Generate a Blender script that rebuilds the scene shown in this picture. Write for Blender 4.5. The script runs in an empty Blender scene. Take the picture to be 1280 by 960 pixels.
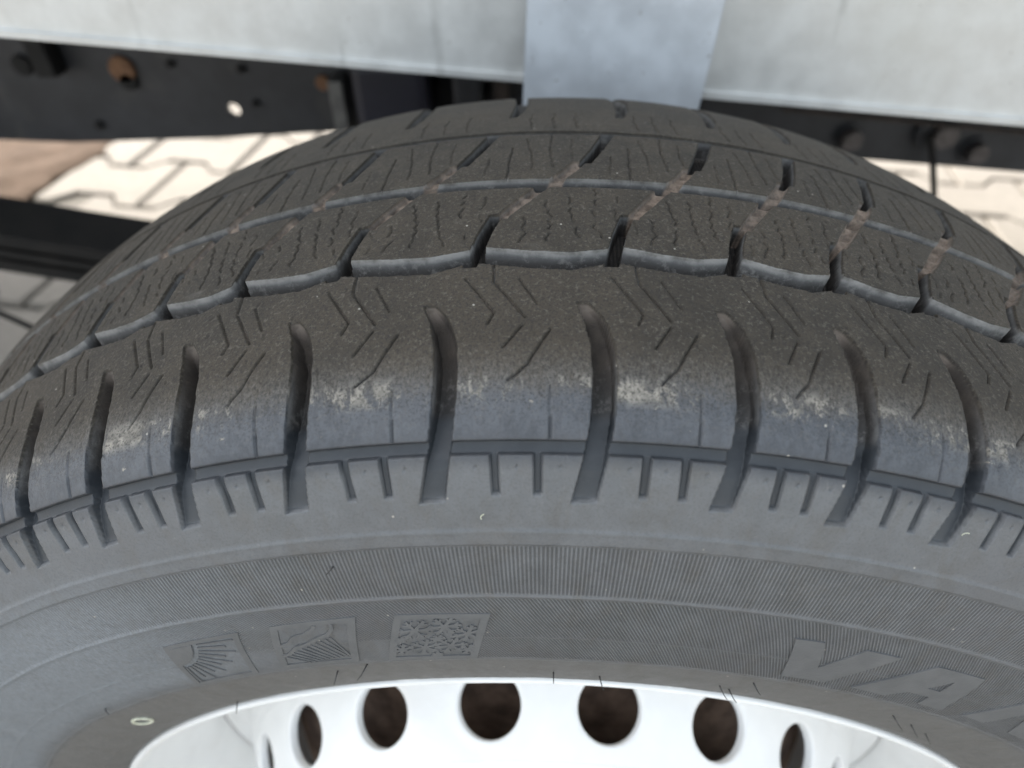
import bpy, bmesh, math, random
import numpy as np
from mathutils import Vector, Matrix
random.seed(7); rng = np.random.default_rng(7)
SC = bpy.context.scene; COL = SC.collection
# ------------------------------------------------------------------ camera
cd = bpy.data.cameras.new('camera'); cam = bpy.data.objects.new('camera', cd); COL.objects.link(cam); SC.camera = cam
AXLE = 0.343
cam.location = (-0.010516, -0.192348, 0.433745 + AXLE)
cam.rotation_euler = (0.8146059, 0.0064419, 0.0429607)
cd.sensor_width = 36; cd.lens = 826.965/1280*36; cd.clip_start = 0.005; cd.clip_end = 400
cd.dof.use_dof = True; cd.dof.focus_distance = 0.178; cd.dof.aperture_fstop = cd.lens/2.9
# ------------------------------------------------------------------ light
SUN_EL, SUN_AZ = math.radians(49), math.radians(-50)      # the sun stands beyond the vehicle
w = bpy.data.worlds.new('World'); SC.world = w; w.use_nodes = True
nt = w.node_tree; bg = nt.nodes['Background']
sky = nt.nodes.new('ShaderNodeTexSky'); sky.sky_type = 'NISHITA'; sky.sun_disc = False
sky.sun_elevation = SUN_EL; sky.sun_rotation = SUN_AZ; sky.dust_density = 4.0; sky.ozone_density = 2.2; sky.air_density = 1.0
hs = nt.nodes.new('ShaderNodeHueSaturation'); hs.inputs['Saturation'].default_value = 0.36; hs.inputs['Hue'].default_value = 0.475
nt.links.new(sky.outputs[0], hs.inputs['Color']); nt.links.new(hs.outputs[0], bg.inputs[0]); bg.inputs[1].default_value = 0.13
sd = bpy.data.lights.new('sun', 'SUN'); sd.energy = 2.0; sd.angle = math.radians(1.5); sd.color = (1.0, 0.94, 0.85)
sun = bpy.data.objects.new('sun', sd); COL.objects.link(sun)
sv = Vector((math.sin(SUN_AZ)*math.cos(SUN_EL), math.cos(SUN_AZ)*math.cos(SUN_EL), math.sin(SUN_EL)))
sun.rotation_euler = sv.to_track_quat('Z', 'Y').to_euler(); sun.location = (1, 4, 5)
vs = SC.view_settings; vs.view_transform = 'Standard'; vs.look = 'None'; vs.gamma = 1; vs.exposure = 2.15
SC.cycles.max_bounces = 6; SC.cycles.diffuse_bounces = 4; SC.cycles.glossy_bounces = 3; SC.cycles.use_denoising = True

# ------------------------------------------------------------------ material helpers
class NB:
    def __init__(s, name):
        s.m = bpy.data.materials.new(name); s.m.use_nodes = True; s.t = s.m.node_tree; s.b = s.t.nodes['Principled BSDF']
    def n(s, typ, **kw):
        x = s.t.nodes.new(typ)
        for k, v in kw.items():
            if k in x.bl_rna.properties.keys() and k != 'inputs': setattr(x, k, v)
        return x
    def L(s, a, b): s.t.links.new(a, b)
    def sock(s, x, v):
        if isinstance(v, bpy.types.NodeSocket): s.L(v, x)
        else: x.default_value = v
    def math(s, op, a, b=None, c=None, clamp=False):
        x = s.t.nodes.new('ShaderNodeMath'); x.operation = op; x.use_clamp = clamp
        s.sock(x.inputs[0], a)
        if b is not None: s.sock(x.inputs[1], b)
        if c is not None: s.sock(x.inputs[2], c)
        return x.outputs[0]
    def noise(s, vec, scale, detail=4, rough=.55, dist=0.0):
        x = s.t.nodes.new('ShaderNodeTexNoise'); s.L(vec, x.inputs['Vector']); x.inputs['Scale'].default_value = scale
        x.inputs['Detail'].default_value = detail; x.inputs['Roughness'].default_value = rough; x.inputs['Distortion'].default_value = dist
        return x.outputs[0]
    def ramp(s, f, lo, hi, a=0.0, b=1.0, smooth=True):
        x = s.t.nodes.new('ShaderNodeMapRange'); x.interpolation_type = 'SMOOTHSTEP' if smooth else 'LINEAR'
        s.sock(x.inputs[0], f); x.inputs[1].default_value = lo; x.inputs[2].default_value = hi
        x.inputs[3].default_value = a; x.inputs[4].default_value = b; return x.outputs[0]
    def mix(s, f, a, b):
        x = s.t.nodes.new('ShaderNodeMix'); x.data_type = 'RGBA'; s.sock(x.inputs[0], f)
        for i, v in ((6, a), (7, b)):
            if isinstance(v, bpy.types.NodeSocket): s.L(v, x.inputs[i])
            else: x.inputs[i].default_value = (*v, 1)
        return x.outputs[2]
    def bump(s, h, dist, strength=1.0, prev=None):
        x = s.t.nodes.new('ShaderNodeBump'); s.L(h, x.inputs['Height']); x.inputs['Distance'].default_value = dist
        x.inputs['Strength'].default_value = strength
        if prev is not None: s.L(prev, x.inputs['Normal'])
        return x.outputs[0]
    def coord(s):
        return s.t.nodes.new('ShaderNodeTexCoord').outputs['Object']

SF = 4.9
def tyre_material(name, serrated=True):
    B = NB(name); at = B.n('ShaderNodeAttribute'); at.attribute_name = 'tc'
    sp = B.n('ShaderNodeSeparateXYZ'); B.L(at.outputs['Vector'], sp.inputs[0]); th, s_, dirt = sp.outputs
    oc = B.coord()
    n_fine = B.noise(oc, 2600, 3, .6); n_mid = B.noise(oc, 160, 5, .6); n_big = B.noise(oc, 26, 4, .6); n_grain = B.noise(oc, 900, 4, .65)
    # stretched coordinates for brushed scuffs: degrees and millimetres
    cmb = B.n('ShaderNodeCombineXYZ'); B.L(B.math('MULTIPLY', th, 5.9), cmb.inputs[0]); B.L(s_, cmb.inputs[1])
    sk = B.n('ShaderNodeMapping'); B.L(cmb.outputs[0], sk.inputs[0]); sk.inputs['Rotation'].default_value = (0, 0, .5); sk.inputs['Scale'].default_value = (1.0, .55, 1)
    n_sc = B.noise(sk.outputs[0], .42, 8, .75, .5); n_sc2 = B.noise(cmb.outputs[0], .07, 3, .5)
    # --- colours of the rubber
    crown = B.mix(B.ramp(n_mid, .35, .7), (.0225, .0180, .0125), (.038, .0310, .0220))
    crown = B.mix(B.ramp(n_big, .35, .7, 0, .6), crown, (.050, .0390, .0265))
    side = B.mix(B.ramp(n_mid, .3, .7), (.030, .0335, .040), (.042, .0455, .053))
    side = B.mix(B.ramp(s_, 117, 112), side, B.mix(B.ramp(n_mid, .3, .7), (.094, .099, .104), (.118, .123, .129)))
    side = B.mix(B.ramp(n_big, .4, .75, 0, .5), side, (.10, .102, .108))
    isc = B.ramp(B.math('ADD', s_, B.math('MULTIPLY', B.math('SUBTRACT', n_sc2, .5), 8)), 128, 137)
    col = B.mix(isc, side, crown)
    # lower sidewall is a little browner round the bead
    col = B.mix(B.ramp(s_, 44, 38, 0, .8), col, (.125, .121, .115))
    stn = B.math('MULTIPLY', B.ramp(s_, 122, 112), B.ramp(B.noise(sk.outputs[0], .10, 6, .7, .8), .45, .70, 0, .42))
    col = B.mix(stn, col, (.088, .082, .073))
    lt = B.math('MULTIPLY', B.ramp(s_, 122, 112), B.ramp(B.noise(cmb.outputs[0], .6, 6, .75, .3), .55, .75, 0, .35)); col = B.mix(lt, col, (.19, .188, .182))
    # left of the sidewall: dust, plus bluish glare put into the colour
    dust_glare = B.math('MULTIPLY', B.ramp(th, -12, -34, 0, 1), B.math('MULTIPLY', B.ramp(s_, 40, 50), B.ramp(s_, 112, 80)))
    dust_glare = B.math('MULTIPLY', dust_glare, B.ramp(B.noise(sk.outputs[0], .9, 7, .75, .4), .3, .65, .25, 1))
    col = B.mix(B.math('MULTIPLY', dust_glare, .85), col, (.20, .222, .245))
    # grey dust collected on the shoulder below the scuffs, left part thicker
    gd = B.math('MULTIPLY', B.math('MULTIPLY', B.ramp(s_, 118, 123), B.ramp(s_, 142, 130)), B.ramp(n_sc, .38, .62, .15, .75))
    col = B.mix(B.math('MULTIPLY', gd, .60), col, (.098, .108, .122))
    # scuffed dirt band
    band = B.math('MULTIPLY', B.ramp(s_, 127.0, 130.5), B.ramp(s_, 137.0, 132.8))
    thr = B.math('ADD', n_sc, B.math('MULTIPLY', B.math('SUBTRACT', B.noise(cmb.outputs[0], .045, 2, .5), .5), 1.1))
    sc = B.math('MULTIPLY', band, B.ramp(thr, .50, .61))
    sccol = B.mix(B.ramp(B.noise(oc, 300, 4, .6), .35, .65), (.13, .122, .107), (.33, .305, .262))
    da0 = B.n('ShaderNodeAttribute'); da0.attribute_name = 'dep'; sc = B.math('MULTIPLY', sc, B.ramp(da0.outputs['Fac'], .9, .4))
    col = B.mix(B.math('MULTIPLY', sc, .85), col, sccol)
    # odd chalky patches lower down
    pt = B.math('MULTIPLY', B.math('MULTIPLY', B.ramp(s_, 119, 121), B.ramp(s_, 134, 130)), B.ramp(B.noise(cmb.outputs[0], .19, 6, .7), .655, .69))
    col = B.mix(B.math('MULTIPLY', pt, .75), col, (.30, .27, .22))
    # specks of pale grit
    vor = B.n('ShaderNodeTexVoronoi'); B.L(oc, vor.inputs['Vector']); vor.inputs['Scale'].default_value = 230; vor.inputs['Randomness'].default_value = 1
    vsep = B.n('ShaderNodeSeparateColor'); B.L(vor.outputs['Color'], vsep.inputs[0])
    speck = B.math('MULTIPLY', B.ramp(vor.outputs['Distance'], .10, .05), B.math('GREATER_THAN', vsep.outputs[0], .86))
    col = B.mix(B.math('MULTIPLY', speck, .8), col, (.36, .34, .30))
    # mineral grain of old rubber
    gk = B.ramp(s_, 120, 132, .22, 1)
    col = B.mix(B.math('MULTIPLY', gk, B.ramp(n_grain, .51, .70, 0, .44)), col, (.13, .118, .10))
    col = B.mix(B.math('MULTIPLY', gk, B.ramp(B.noise(oc, 1500, 2, .5), .50, .36, 0, .6)), col, (.012, .011, .010))
    wc_tip = B.ramp(s_, 152.5, 156.2)
    halo = B.math('MULTIPLY', B.math('MULTIPLY', B.ramp(s_, 129, 133), B.ramp(s_, 147, 134)), B.ramp(B.noise(sk.outputs[0], 1.3, 5, .7), .35, .7))
    col = B.mix(B.math('MULTIPLY', halo, .40), col, (.17, .155, .135))
    # brown mud caked on the tie bars between the blocks
    mud = B.mix(B.ramp(B.noise(oc, 420, 5, .7), .3, .7), (.085, .064, .049), (.235, .180, .140))
    col = B.mix(B.math('MULTIPLY', dirt, B.ramp(n_mid, .2, .5, .75, 1)), col, mud)
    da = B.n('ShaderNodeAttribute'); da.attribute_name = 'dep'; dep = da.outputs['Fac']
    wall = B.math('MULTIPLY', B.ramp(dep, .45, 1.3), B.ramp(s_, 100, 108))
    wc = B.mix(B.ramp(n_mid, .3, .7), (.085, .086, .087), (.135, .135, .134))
    wc = B.mix(B.ramp(dep, .7, 4.0, 0, .92), wc, (.024, .022, .021))  # groove walls darken with depth, recess shade put into the colour
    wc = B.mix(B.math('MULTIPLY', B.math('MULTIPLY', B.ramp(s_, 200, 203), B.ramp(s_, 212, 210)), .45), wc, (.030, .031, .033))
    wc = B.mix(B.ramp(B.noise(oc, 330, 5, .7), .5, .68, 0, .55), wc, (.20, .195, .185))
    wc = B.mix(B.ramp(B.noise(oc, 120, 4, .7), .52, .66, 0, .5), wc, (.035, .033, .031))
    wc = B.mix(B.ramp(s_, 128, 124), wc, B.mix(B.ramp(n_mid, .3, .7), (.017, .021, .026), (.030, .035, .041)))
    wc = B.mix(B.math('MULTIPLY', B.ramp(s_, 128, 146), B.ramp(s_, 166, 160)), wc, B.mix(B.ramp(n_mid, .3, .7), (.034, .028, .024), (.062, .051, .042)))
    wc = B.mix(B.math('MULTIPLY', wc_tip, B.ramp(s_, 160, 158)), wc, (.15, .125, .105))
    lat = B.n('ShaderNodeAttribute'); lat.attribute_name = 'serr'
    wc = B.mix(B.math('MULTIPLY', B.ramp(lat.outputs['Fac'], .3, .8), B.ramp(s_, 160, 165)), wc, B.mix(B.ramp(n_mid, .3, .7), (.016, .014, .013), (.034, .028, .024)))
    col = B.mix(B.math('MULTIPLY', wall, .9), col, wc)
    # edges of the circumferential grooves painted pale, a highlight put into the colour
    edge = B.math('MULTIPLY', B.math('MULTIPLY', B.ramp(dep, .06, .3), B.ramp(dep, 2.2, .8)), B.math('MULTIPLY', B.ramp(s_, 172, 174), B.ramp(lat.outputs['Fac'], .3, .05)))
    edge = B.math('MULTIPLY', edge, B.ramp(n_mid, .3, .65, .25, .9)); edge = B.math('MULTIPLY', edge, B.math('MAXIMUM', B.ramp(s_, 180, 179), B.math('MULTIPLY', B.math('MULTIPLY', B.ramp(s_, 208.2, 208.9), B.ramp(s_, 210.4, 209.8)), .75)))
    col = B.mix(edge, col, (.22, .215, .205))
    col = B.mix(B.math('MULTIPLY', dirt, B.ramp(n_mid, .2, .5, .75, 1)), col, mud)
    B.L(col, B.b.inputs['Base Color'])
    rg = B.mix(isc, (.46,)*3, (.80,)*3); rg = B.mix(sc, rg, (.9,)*3)
    rg = B.mix(B.ramp(n_mid, .3, .7, 0, .35), rg, (.85,)*3); rg = B.mix(dirt, rg, (.95,)*3)
    B.L(rg, B.b.inputs['Roughness']); B.b.inputs['Specular IOR Level'].default_value = .5
    h = B.math('ADD', B.math('MULTIPLY', n_fine, .30), B.math('MULTIPLY', n_grain, .6))
    nrm = B.bump(B.math('MULTIPLY', h, gk), .0006, .8)
    nrm = B.bump(B.math('ADD', B.math('MULTIPLY', sc, B.math('MULTIPLY', n_sc, 2)), n_mid), .0004, .4, nrm)
    if serrated:
        # moulded serration lines: radial band, then a slanted one
        sv_ = B.n('ShaderNodeAttribute'); sv_.attribute_name = 'serr'
        keep = sv_.outputs['Fac']
        ph1 = B.math('MULTIPLY', th, 2*math.pi*SF)
        ph2 = B.math('MULTIPLY', B.math('ADD', th, B.math("MULTIPLY", s_, .112)), 2*math.pi*SF)
        up = B.math('GREATER_THAN', s_, 75.2)
        w1 = B.math('MULTIPLY', B.math('SINE', ph1), up); w2 = B.math('MULTIPLY', B.math('SINE', ph2), B.math('SUBTRACT', 1.0, up))
        wv = B.math('MULTIPLY', B.math('ADD', w1, w2), keep)
        nrm = B.bump(wv, .00012, 1.0, nrm)
        # valleys of the serration are coloured darker, tops paler
    B.L(nrm, B.b.inputs['Normal'])
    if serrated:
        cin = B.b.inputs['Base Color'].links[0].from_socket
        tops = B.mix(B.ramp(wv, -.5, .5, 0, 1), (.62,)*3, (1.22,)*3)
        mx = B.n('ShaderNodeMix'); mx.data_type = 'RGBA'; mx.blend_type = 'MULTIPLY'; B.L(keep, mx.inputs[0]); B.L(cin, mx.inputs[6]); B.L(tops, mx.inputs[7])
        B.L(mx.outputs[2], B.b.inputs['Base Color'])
    return B.m
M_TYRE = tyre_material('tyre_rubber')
def letter_material():
    B = NB('moulded_mark_rubber'); oc = B.coord()
    col = B.mix(B.ramp(B.noise(oc, 160, 5), .3, .7), (.102, .105, .108), (.122, .125, .128))
    B.L(col, B.b.inputs['Base Color']); B.b.inputs['Roughness'].default_value = .5; B.b.inputs['Specular IOR Level'].default_value = .4
    B.L(B.bump(B.noise(oc, 1400, 3), .0003, .25), B.b.inputs['Normal']); return B.m
M_MARK = letter_material()
def simple(name, c1, c2, scale, rough=.6, metal=0.0, bump=.0, spec=.5, c3=None, s3=8):
    B = NB(name); oc = B.coord(); n = B.noise(oc, scale, 6, .6); col = B.mix(B.ramp(n, .3, .7), c1, c2)
    if c3: col = B.mix(B.ramp(B.noise(oc, s3, 5, .6, .6), .52, .72, 0, .8), col, c3)
    B.L(col, B.b.inputs['Base Color']); B.b.inputs['Roughness'].default_value = rough; B.b.inputs['Metallic'].default_value = metal
    B.b.inputs['Specular IOR Level'].default_value = spec
    if bump: B.L(B.bump(n, bump, .6), B.b.inputs['Normal'])
    return B.m
M_RIM = simple('silver_wheel_paint', (.82, .82, .81), (.86, .86, .85), 60, .36, .0, .00005, .5, (.76, .75, .735), 22)
M_DRUM = simple('rusty_brake_drum', (.065, .040, .029), (.19, .125, .09), 90, .8, .0, .0006)
M_DARK = simple('dark_hub_metal', (.02, .016, .014), (.05, .036, .03), 60, .7)
M_HAIR = simple('rubber_hair_black', (.02, .02, .02), (.04, .04, .04), 500, .6)
M_RAIL = simple('chassis_black_paint', (.012, .014, .018), (.024, .026, .032), 30, .55, .0, .0003, .5, (.045, .043, .042), 14)
M_SPRING = simple('spring_black', (.006, .006, .006), (.012, .011, .010), 40, .75, 0, .0005, .3)
M_RUST = simple('rusty_steel', (.13, .065, .035), (.22, .12, .065), 220, .85, 0, .0004)
M_BOLT = simple('dull_bolt_steel', (.06, .055, .055), (.11, .10, .10), 180, .5, .5)
M_BRKT = simple('grey_bracket', (.10, .10, .10), (.17, .17, .165), 80, .6, .3)
M_BLUE = simple('blue_plastic_tank', (.008, .009, .018), (.012, .013, .026), 20, .5)
M_BLACK = simple('flat_black', (.004, .004, .004), (.008, .008, .008), 100, .8)
M_CREAM = simple('cream_paint_mark', (.42, .43, .33), (.58, .58, .47), 500, .7)
def galv(name, tint):
    B = NB(name); oc = B.coord()
    a = B.noise(oc, 55, 6, .6); b = B.noise(oc, 9, 5, .6, .4)
    mp = B.n('ShaderNodeMapping'); B.L(oc, mp.inputs[0]); mp.inputs['Scale'].default_value = (42, 8, 5); mp.inputs['Rotation'].default_value = (0, .18, 0)
    st = B.noise(mp.outputs[0], 1.0, 5, .6, .3)
    col = B.mix(B.ramp(a, .3, .7), tuple(.53*t for t in tint), tuple(.62*t for t in tint))
    col = B.mix(B.ramp(b, .5, .8, 0, .3), col, (.43, .43, .39))
    col = B.mix(B.ramp(st, .60, .74, 0, .5), col, (.24, .24, .23))
    spk = B.ramp(B.noise(oc, 260, 3, .5), .68, .76, 0, .6); col = B.mix(spk, col, (.14, .11, .08))
    B.L(col, B.b.inputs['Base Color']); B.b.inputs['Metallic'].default_value = .35
    B.L(B.ramp(a, .2, .8, .38, .55), B.b.inputs['Roughness']); B.L(B.bump(b, .002, .3), B.b.inputs['Normal']); return B.m
M_GALV = galv('galvanised_sheet', (.99, 1.0, .98)); M_PLATE = galv('galvanised_plate', (.92, .98, 1.05))
def paver_mat():
    B = NB('light_concrete_paver'); g = B.n('ShaderNodeNewGeometry'); n1 = B.n('ShaderNodeObjectInfo')
    p = g.outputs['Position']; a = B.noise(p, 45, 6, .65); b = B.noise(p, 4, 4, .6)
    col = B.mix(B.ramp(a, .3, .7), (.195, .177, .151), (.245, .223, .192)); col = B.mix(B.ramp(b, .4, .7, 0, .5), col, (.18, .163, .139))
    col = B.mix(B.math('MULTIPLY', n1.outputs['Random'], .35), col, (.20, .183, .158))
    B.L(col, B.b.inputs['Base Color']); B.b.inputs['Roughness'].default_value = .9
    B.L(B.bump(B.noise(p, 300, 4), .0012, .5), B.b.inputs['Normal']); return B.m
M_PAVER = paver_mat()
M_SAND = simple('joint_sand', (.10, .091, .078), (.14, .128, .109), 60, .95, 0, .001)
M_SOIL = simple('brown_soil', (.085, .060, .043), (.115, .082, .060), 25, .97, 0, .01, .2, (.068, .047, .034), 7)
M_FAR = simple('far_paving', (.42, .395, .35), (.50, .47, .42), 12, .95, 0, 0)

# ------------------------------------------------------------------ object helpers
def link(o, parent=None):
    COL.objects.link(o)
    if parent is not None: o.parent = parent
    return o
def thing(name, label, cat, loc=(0, 0, 0), group=None):
    o = link(bpy.data.objects.new(name, None)); o.location = loc; o['label'] = label; o['category'] = cat; o.empty_display_size = .05
    if group: o['group'] = group
    return o
def obj(name, me, mat, parent=None, loc=None, label=None, smooth=None, kind=None):
    if isinstance(me, bmesh.types.BMesh):
        bm = me; me = bpy.data.meshes.new(name); bm.normal_update(); bm.to_mesh(me); bm.free()
        if smooth: me.shade_smooth()
    if mat is not None and not me.materials: me.materials.append(mat)
    o = link(bpy.data.objects.new(name, me), parent)
    if loc is not None: o.location = loc
    if label: o['label'] = label
    if kind: o['kind'] = kind
    return o
def box(bm, c, d, rot=None, bev=0.0):
    r = bmesh.ops.create_cube(bm, size=1); vv = r['verts']
    for v in vv:
        p = Vector((v.co.x*d[0], v.co.y*d[1], v.co.z*d[2]))
        if rot is not None: p = rot @ p
        v.co = p + Vector(c)
    if bev:
        es = list({e for v in vv for e in v.link_edges}); bmesh.ops.bevel(bm, geom=es, offset=bev, segments=2, affect='EDGES', profile=.6)
def tube(bm, pts, rad, seg=8, caps=True):
    pts = [Vector(p) for p in pts]; rings = []
    rads = rad if isinstance(rad, (list, tuple)) else [rad]*len(pts); u = None
    for i, p in enumerate(pts):
        t = (pts[min(i+1, len(pts)-1)] - pts[max(i-1, 0)]).normalized()
        if u is None: u = t.orthogonal().normalized()
        u = (u - t*u.dot(t)).normalized(); v = t.cross(u)
        rings.append([bm.verts.new(p + (u*math.cos(a)+v*math.sin(a))*rads[i]) for a in [2*math.pi*k/seg for k in range(seg)]])
    for a, b in zip(rings, rings[1:]):
        for k in range(seg): bm.faces.new((a[k], a[(k+1) % seg], b[(k+1) % seg], b[k]))
    if caps: bm.faces.new(rings[0][::-1]); bm.faces.new(rings[-1])
def lathe_y(bm, prof, seg=128, closed=False):
    """prof: list of (r, y) turned about the Y axis through (0, *, AXLE)"""
    rings = []
    for r, y in prof:
        rings.append([bm.verts.new((r*math.sin(a), y, AXLE + r*math.cos(a))) for a in [2*math.pi*k/seg for k in range(seg)]])
    pairs = list(zip(rings, rings[1:])) + ([(rings[-1], rings[0])] if closed else [])
    for a, b in pairs:
        for k in range(seg): bm.faces.new((a[k], b[k], b[(k+1) % seg], a[(k+1) % seg]))
def prism_xz(bm, poly, y0, y1):
    a = [bm.verts.new((x, y0, z)) for x, z in poly]; b = [bm.verts.new((x, y1, z)) for x, z in poly]
    bm.faces.new(a); bm.faces.new(b[::-1]); n = len(poly)
    for i in range(n): bm.faces.new((a[i], b[i], b[(i+1) % n], a[(i+1) % n]))
    bmesh.ops.recalc_face_normals(bm, faces=bm.faces)

# ================================================================== THE SETTING
# ground sheet (bare brown soil), then the paving laid over it
bm = bmesh.new(); bmesh.ops.create_grid(bm, x_segments=1, y_segments=1, size=60)
g = obj('ground', bm, M_SOIL, loc=(0, 0, -.075)); g['kind'] = 'structure'
bm = bmesh.new(); vv = [bm.verts.new((x, y, 0)) for x, y in ((-1.235, 1.22), (-1.19, 1.8), (.5, 30), (30, 30), (30, -30), (-30, -30), (-30, -.9), (-1.40, -.9))]; bm.faces.new(vv)
sb = obj('sand_bed', bm, M_SAND, loc=(0, 0, -.012)); sb['kind'] = 'structure'
# interlocking I-shaped pavers
PL, PW, PA = .284, .201, .024            # length, row pitch, amplitude of the wavy joint
def paver_outline(g_=.0062):
    # the joint wave: +A round x = +-PL/2 on the upper edge, -A in the middle; mirrored on the lower edge
    h = PL/2 - g_; q = PL/4; t = .020
    top = [(-h, PW/2+PA-g_), (-q-t, PW/2+PA-g_), (-q+t, PW/2-PA-g_), (q-t, PW/2-PA-g_), (q+t, PW/2+PA-g_), (h, PW/2+PA-g_)]
    return top + [(x, -y) for x, y in reversed(top)]
def paver_bm(bm, cx=0, cy=0, c=1, s=0):
    o = paver_outline(); ch = .005
    def P(x, y, z): return (cx + x*c - y*s, cy + x*s + y*c, z)
    ri = [(x*(1-ch/(PL/2)), y*(1-ch/(PW/2))) for x, y in o]
    t = [bm.verts.new(P(x, y, 0)) for x, y in ri]; m = [bm.verts.new(P(x, y, -ch)) for x, y in o]; b = [bm.verts.new(P(x, y, -.035)) for x, y in o]
    bm.faces.new(t[::-1]); n = len(o)
    for A, B_ in ((t, m), (m, b)):
        for i in range(n): bm.faces.new((A[i], A[(i+1) % n], B_[(i+1) % n], B_[i]))
bm = bmesh.new(); paver_bm(bm); bmesh.ops.recalc_face_normals(bm, faces=bm.faces)
pv_me = bpy.data.meshes.new('paver'); bm.to_mesh(pv_me); bm.free(); pv_me.materials.append(M_PAVER)
pav = link(bpy.data.objects.new('pavement', None)); pav['kind'] = 'structure'; pav.empty_display_size = .1
PR = math.radians(-6.5); pc, ps = math.cos(PR), math.sin(PR)
PX0, PY0 = -1.112, 1.358                  # centre of one paver read off the photograph
spots = []
for j in range(-46, 46):
    for i in range(-34, 46):
        lx = (i + (.5 if j % 2 else 0))*PL; ly = j*PW
        x, y = PX0 + lx*pc - ly*ps, PY0 + lx*ps + ly*pc
        edge = -1.27 + (y-1.4)*.10
        if y > -.9 and x - .11 < edge - .09: continue
        if abs(x) > 5 or y < -3.2 or y > 5: continue
        spots.append(((x+.25)**2*.6 + (y-1.15)**2, x, y))
spots.sort()
for k, (_, x, y) in enumerate(spots[:300]):
    o = obj('paver', pv_me, None, pav, (x, y, random.uniform(-.0015, .0015))); o.rotation_euler = (random.uniform(-.004, .004), random.uniform(-.004, .004), PR)
bm = bmesh.new()
for _, x, y in spots[300:]: paver_bm(bm, x, y, pc, ps)
bmesh.ops.recalc_face_normals(bm, faces=bm.faces); obj('outer_pavers', bm, M_PAVER, pav, kind='stuff')
def soil_bed():
    bm = bmesh.new(); nx, ny = 40, 90; g_ = []
    for j in range(ny):
        y = 1.02 + 3.2*(j/(ny-1))**1.5; xe = -1.255 + .10*(y-1.26) + .009*math.sin(y*31) + .006*math.sin(y*67+1) + .02*math.sin(y*9)
        row = []
        for i in range(nx):
            f = (i/(nx-1))**2.2; x = xe - 3.0*f; d = xe-x
            z = .002 + .022*(1-math.exp(-d/.05)) + (0.006*math.sin(x*23+y*11) + .004*math.sin(x*51-y*37))*min(1, d/.1)
            if i == 0: z = -.004
            row.append(bm.verts.new((x, y, z)))
        g_.append(row)
    for a, b in zip(g_, g_[1:]):
        for i in range(nx-1): bm.faces.new((a[i+1], a[i], b[i], b[i+1]))
    bm.normal_update(); return bm
o = obj('soil_bed', soil_bed(), M_SOIL, smooth=True); o['kind'] = 'structure'
# paving too far off to tell the blocks apart
bm = bmesh.new()
for x0, x1, y0, y1 in ((-.9, 30, 5.12, 30), (5.15, 30, -30, 5.12), (-30, 5.15, -30, -3.35), (-30, -5.15, -3.35, -1.0)):
    vv = [bm.verts.new(p) for p in ((x0, y0, 0), (x1, y0, 0), (x1, y1, 0), (x0, y1, 0))]; bm.faces.new(vv)
o = obj('far_pavement', bm, M_FAR, loc=(0, 0, -.004)); o['kind'] = 'structure'

# ================================================================== THE VEHICLE ABOVE AND BEHIND THE WHEEL
veh = thing('vehicle_chassis', 'galvanised body side, cover plate and black chassis rail above and behind the tyre', 'vehicle chassis')
def zp(x): return .6425 - .0755*x          # lower edge of the galvanised side panel
def sheared(poly): return poly
# side panels: left one ends under the cover plate, right one begins there; folded lip at the lower edge
for x0, x1, nm in ((-2.6, .03, 'left'), (.0302, 2.4, 'right')):
    bm = bmesh.new()
    prism_xz(bm, [(x0, zp(x0)), (x1, zp(x1)), (x1, zp(x1)+.62), (x0, zp(x0)+.62)], .200, .2025)
    pn = obj('side_panel', bm, M_GALV, veh)
    bm = bmesh.new()     # folded flange, slightly proud
    prism_xz(bm, [(x0, zp(x0)-.0005), (x1, zp(x1)-.0005), (x1, zp(x1)+.0035), (x0, zp(x0)+.0035)], .1965, .2300)
    bmesh.ops.bevel(bm, geom=bm.edges[:], offset=.0006, segments=2, affect='EDGES')
    obj('folded_lip', bm, M_GALV, pn)
bm = bmesh.new()
prism_xz(bm, [(-.0235, .585), (.0700, .578), (.0765, .672), (.0772, .688), (.082, .80), (-.0140, .80), (-.0195, .690)], .1745, .178)
bmesh.ops.bevel(bm, geom=bm.edges[:], offset=.0009, segments=2, affect='EDGES')
obj('cover_plate', bm, M_PLATE, veh, smooth=False)
for zz in (.72, .77):
    bm = bmesh.new(); bmesh.ops.create_cone(bm, cap_ends=True, segments=6, radius1=.008, radius2=.008, depth=.006, matrix=Matrix.Translation((.03, .1715, zz)) @ Matrix.Rotation(math.pi/2, 4, 'X'))
    obj('bolt', bm, M_BOLT, veh)
# unseen deck and body over it all, added to block sun and sky
bm = bmesh.new(); box(bm, (-.1, 0.86, .85), (5.0, 1.30, .12), bev=.004); obj('deck_sun_blocker', bm, M_SPRING, veh)
bm = bmesh.new(); prism_xz(bm, [(-2.6, 1.46), (2.4, 1.10), (2.4, 2.0), (-2.6, 2.0)], .196, 1.5); obj('body_sun_blocker', bm, M_GALV, veh)

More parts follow.
